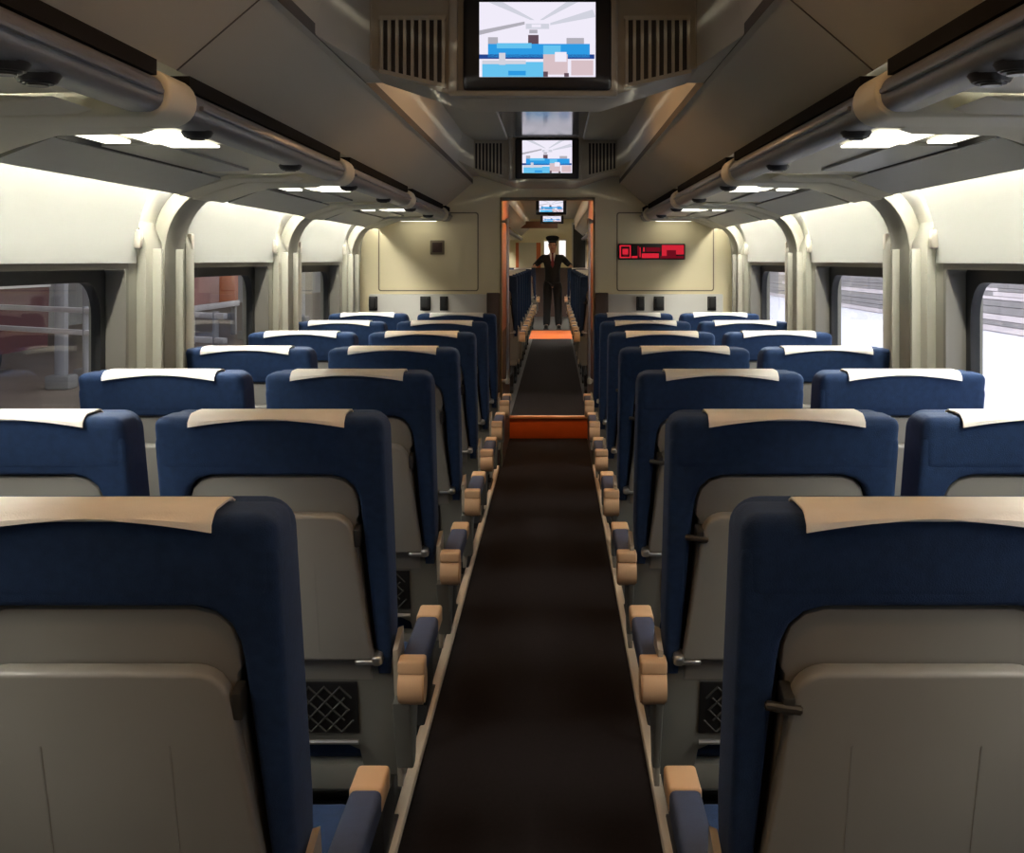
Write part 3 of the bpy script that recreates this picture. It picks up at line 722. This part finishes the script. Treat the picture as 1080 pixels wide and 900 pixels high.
for q in (-1, 1):
    sh_ = jv((q*.17, 0, 1.345), .052, ch); el = jv((q*.30, .0, 1.205), .040, sh_); wr = jv((q*.325, -.06, 1.20), .027, el)
    wr = jv((q*.335, -.10, 1.195), .026, wr); pm = jv((q*.345, -.155, 1.175), (.034, .018), wr)
    for k, (dx, L) in enumerate(((-.028, .062), (-.010, .070), (.010, .066), (.027, .052))):
        f1 = jv((q*.345+dx, -.19, 1.172), .0095, pm); f2 = jv((q*.345+dx*1.15, -.19-L*.6, 1.166), .0088, f1); jv((q*.345+dx*1.2, -.19-L, 1.158), .0078, f2)
    th = jv((q*.345-q*.036, -.13, 1.172), .0105, pm); jv((q*.345-q*.052, -.165, 1.166), .0085, th)
    hp = jv((q*.085, 0, .84), .085, pel); kn = jv((q*.10, -.01, .47), .058, hp); an = jv((q*.11, .01, .085), .038, kn); jv((q*.125, -.12, .035), .033, an)
body = skin_obj('body', V, E, R, 'skin', per)
def sub_skin(name, pts, m):   # pts: list of (pos, radius, prev)
    return skin_obj(name, [p for p, r, k in pts], [(k, i) for i, (p, r, k) in enumerate(pts) if k is not None], [r for p, r, k in pts], m, per)
jk = [((0, 0, .76), (.175, .125), None), ((0, 0, 1.08), (.145, .11), 0), ((0, 0, 1.27), (.168, .118), 1), ((0, .015, 1.385), (.085, .07), 2)]
for q in (-1, 1):
    i = len(jk); jk += [((q*.18, 0, 1.335), .070, 2), ((q*.305, .0, 1.205), .056, i), ((q*.342, -.13, 1.192), .040, i+1)]
sub_skin('jacket', jk, 'suit')
tr_ = [((0, 0, .96), (.13, .10), None)]
for q in (-1, 1):
    i = len(tr_); tr_ += [((q*.09, 0, .82), .105, 0), ((q*.10, -.01, .47), .080, i), ((q*.115, .0, .03), .070, i+1)]
sub_skin('trousers', tr_, 'suit')
for q in (-1, 1):
    b = bm_new(); ball(b, (q*.12, -.06, .045), .06, .8, 2.2, .72); box(b, q*.12-.05, q*.12+.05, -.18, .06, 0, .022, .01); obj('shoe', b, 'shoe', per)
b = bm_new(); prism(b, [(-.062, 1.425), (.062, 1.425), (.03, 1.28), (0, 1.16), (-.03, 1.28)], 'y', -.128, -.10, bev=.006); obj('shirt_front', b, 'shirt', per)
b = bm_new(); prism(b, [(-.022, 1.425), (.022, 1.425), (.015, 1.39), (.03, 1.20), (0, 1.14), (-.03, 1.20), (-.015, 1.39)], 'y', -.138, -.126, bev=.003); obj('tie', b, 'tie', per)
b = bm_new(); ball(b, (0, .005, 1.64), .086, 1.0, 1.15, .55); cyl(b, (0, .01, 1.655), (0, -.01, 1.715), .100, 24, r1=.135, bev=.012); obj('cap', b, 'suit', per)
b = bm_new(); ball(b, (0, -.10, 1.645), .075, 1.05, .85, .14); obj('cap_peak', b, 'shoe', per)
b = bm_new(); ball(b, (0, .045, 1.58), .082, 1.0, .75, 1.0); obj('hair', b, 'bark', per)
for q in (-1, 1):
    b = bm_new(); ball(b, (q*.028, -.083, 1.575), .010, 1.2, .7, .7, 10); obj('eye', b, 'eye', per)
b = bm_new(); ball(b, (0, -.082, 1.505), .022, 1, .5, .3, 10); obj('mouth', b, 'lip', per)

# ------------------------------------------------------------------ OUTSIDE
b = bm_new(); box(b, 1.75, 60, -20, 90, -.5, .0); struct('ground_right', b, 'apron', 'bright pale paving outside the right windows', 'ground')
RWX = 9.0
t = thing('slatted_wall', 'long wall of pale and grey horizontal boards outside the right windows', 'wall', (RWX, 0, 0), None, 'structure')
z = .02; k = 0; b = bm_new(); b2 = bm_new()
while z < 6:
    h = random.choice((.07, .10, .13, .16)); dark = (z < .95 and random.random() < .72) or (z >= .95 and random.random() < .28)
    dx = random.uniform(0, .06)
    y = -8.0
    while y < 70:
        L = random.uniform(2, 7)
        dk = dark if random.random() < .8 else not dark
        box(b2 if dk else b, dx, .2, y, y+L, z, z+h*.9); y += L
    z += h
obj('pale_boards', b, 'slatlight', t, smooth=0); obj('grey_boards', b2, 'slatdark', t, smooth=0)
# left: station platform under an added canopy, red train beyond
b = bm_new(); box(b, -40, -1.75, -20, 90, -.5, .25); struct('ground_left', b, 'platform', 'brown station platform outside the left windows', 'ground')
b = bm_new(); box(b, -30, -2.2, -20, 90, 4.2, 4.4); struct('unseen_canopy', b, 'stationwall', 'unseen platform roof added to darken the left side', 'roof')  # out of view, put in to keep daylight off the platform
b = bm_new(); box(b, -9.2, -9.0, -20, 90, .25, 4.2); struct('wall_station', b, 'stationwall', 'grey station wall far outside the left windows', 'wall')
t = thing('parked_train', 'dark red parked train seen through the near left window', 'train', (-5.6, 10.5, .25))
b = bm_new(); prism(b, [(-1.2, .25), (0, .25), (.02, 1.0), (0, 2.4), (-.2, 2.9), (-1.2, 3.0)], 'y', -4, 2.25, bev=.05); obj('car_body', b, 'redcar', t)
b = bm_new(); box(b, .005, .035, -3.9, 2.2, .92, .99); box(b, .005, .03, -3.9, 2.2, 1.27, 1.31); obj('white_band', b, 'stripe', t)
b = bm_new()
for y in (-3.4, -1.9, -.4, 1.0): box(b, -.01, .025, y, y+.95, 1.40, 2.05, .03)
obj('train_window', b, 'black', t)
b = bm_new()
for y in (-3.2, -2.2, .2, 1.2): cyl(b, (-.25, y, .22), (-.13, y, .22), .22, 20)
obj('wheel', b, 'black', t)
for x, y, r, nm in ((-4.6, 10.75, .055, 'nearest'), (-4.6, 11.45, .075, 'second'), (-5.0, 15.0, .12, 'third'), (-4.6, 17.6, .14, 'fourth'), (-5.0, 22.0, .2, 'fifth')):
    t = thing('platform_column', f'pale grey platform column outside the left windows, {nm} from the camera', 'column', (x, y, .25), 'platform columns')
    b = bm_new(); box(b, -r, r, -r, r, .12, 3.8, .03); obj('shaft', b, 'column', t)
    b = bm_new(); box(b, -r-.06, r+.06, -r-.06, r+.06, 0, .13, .02); box(b, -r-.06, r+.06, -r-.06, r+.06, 3.79, 3.951, .02); obj('column_base', b, 'stationwall', t)
t = thing('advert_board', 'orange and pink board standing on the platform, seen through the second left window', 'board', (-5.2, 17.4, .25))
b = bm_new(); box(b, -.05, .05, .3, 1.35, .56, 1.75, .02); obj('orange_panel', b, 'orangeboard', t)
b = bm_new(); box(b, -.05, .05, -1.0, .3, .56, 1.75, .02); obj('pink_panel', b, 'pinkboard', t)
b = bm_new(); box(b, -.07, .07, -1.0, 1.35, .47, .56, .01); obj('white_rail', b, 'stripe', t)
for y in (-.9, 1.25):
    b = bm_new(); box(b, -.04, .04, y-.04, y+.04, 0, .48, .01); obj('leg', b, 'column', t)

t = thing('reflected_streaks', 'two white bars standing for reflected light streaks in the near left window', 'reflection', (-3.85, 8.9, .25)); t.rotation_euler.z = math.radians(56)  # bars added to imitate lamp light reflected in the window glass
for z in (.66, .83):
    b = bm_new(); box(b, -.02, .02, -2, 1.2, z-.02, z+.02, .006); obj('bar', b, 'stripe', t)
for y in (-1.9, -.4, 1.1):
    b = bm_new(); cyl(b, (0, y, 0), (0, y, .86), .022, 12); obj('streak_post', b, 'column', t)

# ------------------------------------------------------------------ WORLD, CAMERA, VIEW
w = bpy.data.worlds.new('overcast_sky'); SC.world = w; w.use_nodes = True
bg = w.node_tree.nodes['Background']; bg.inputs['Color'].default_value = (0.90, 0.92, 1.0, 1); bg.inputs['Strength'].default_value = 3.2

cd = bpy.data.cameras.new('camera'); cam = bpy.data.objects.new('camera', cd); COL.objects.link(cam)
cam.location = (CAMX, 0, CAMZ); cam.rotation_euler = (PI/2, 0, 0)
cd.sensor_width = 36; cd.lens = 36*F/1080
cd.shift_x = (540-585)/1080; cd.shift_y = (275-450)/1080
cd.clip_start = .05; cd.clip_end = 300
SC.camera = cam
SC.view_settings.view_transform = 'Standard'; SC.view_settings.look = 'None'
SC.view_settings.exposure = 0; SC.view_settings.gamma = 1
SC.view_settings.use_curve_mapping = False
SC.cycles.use_denoising = True
SC.cycles.max_bounces = 10; SC.cycles.diffuse_bounces = 5; SC.cycles.transparent_max_bounces = 16
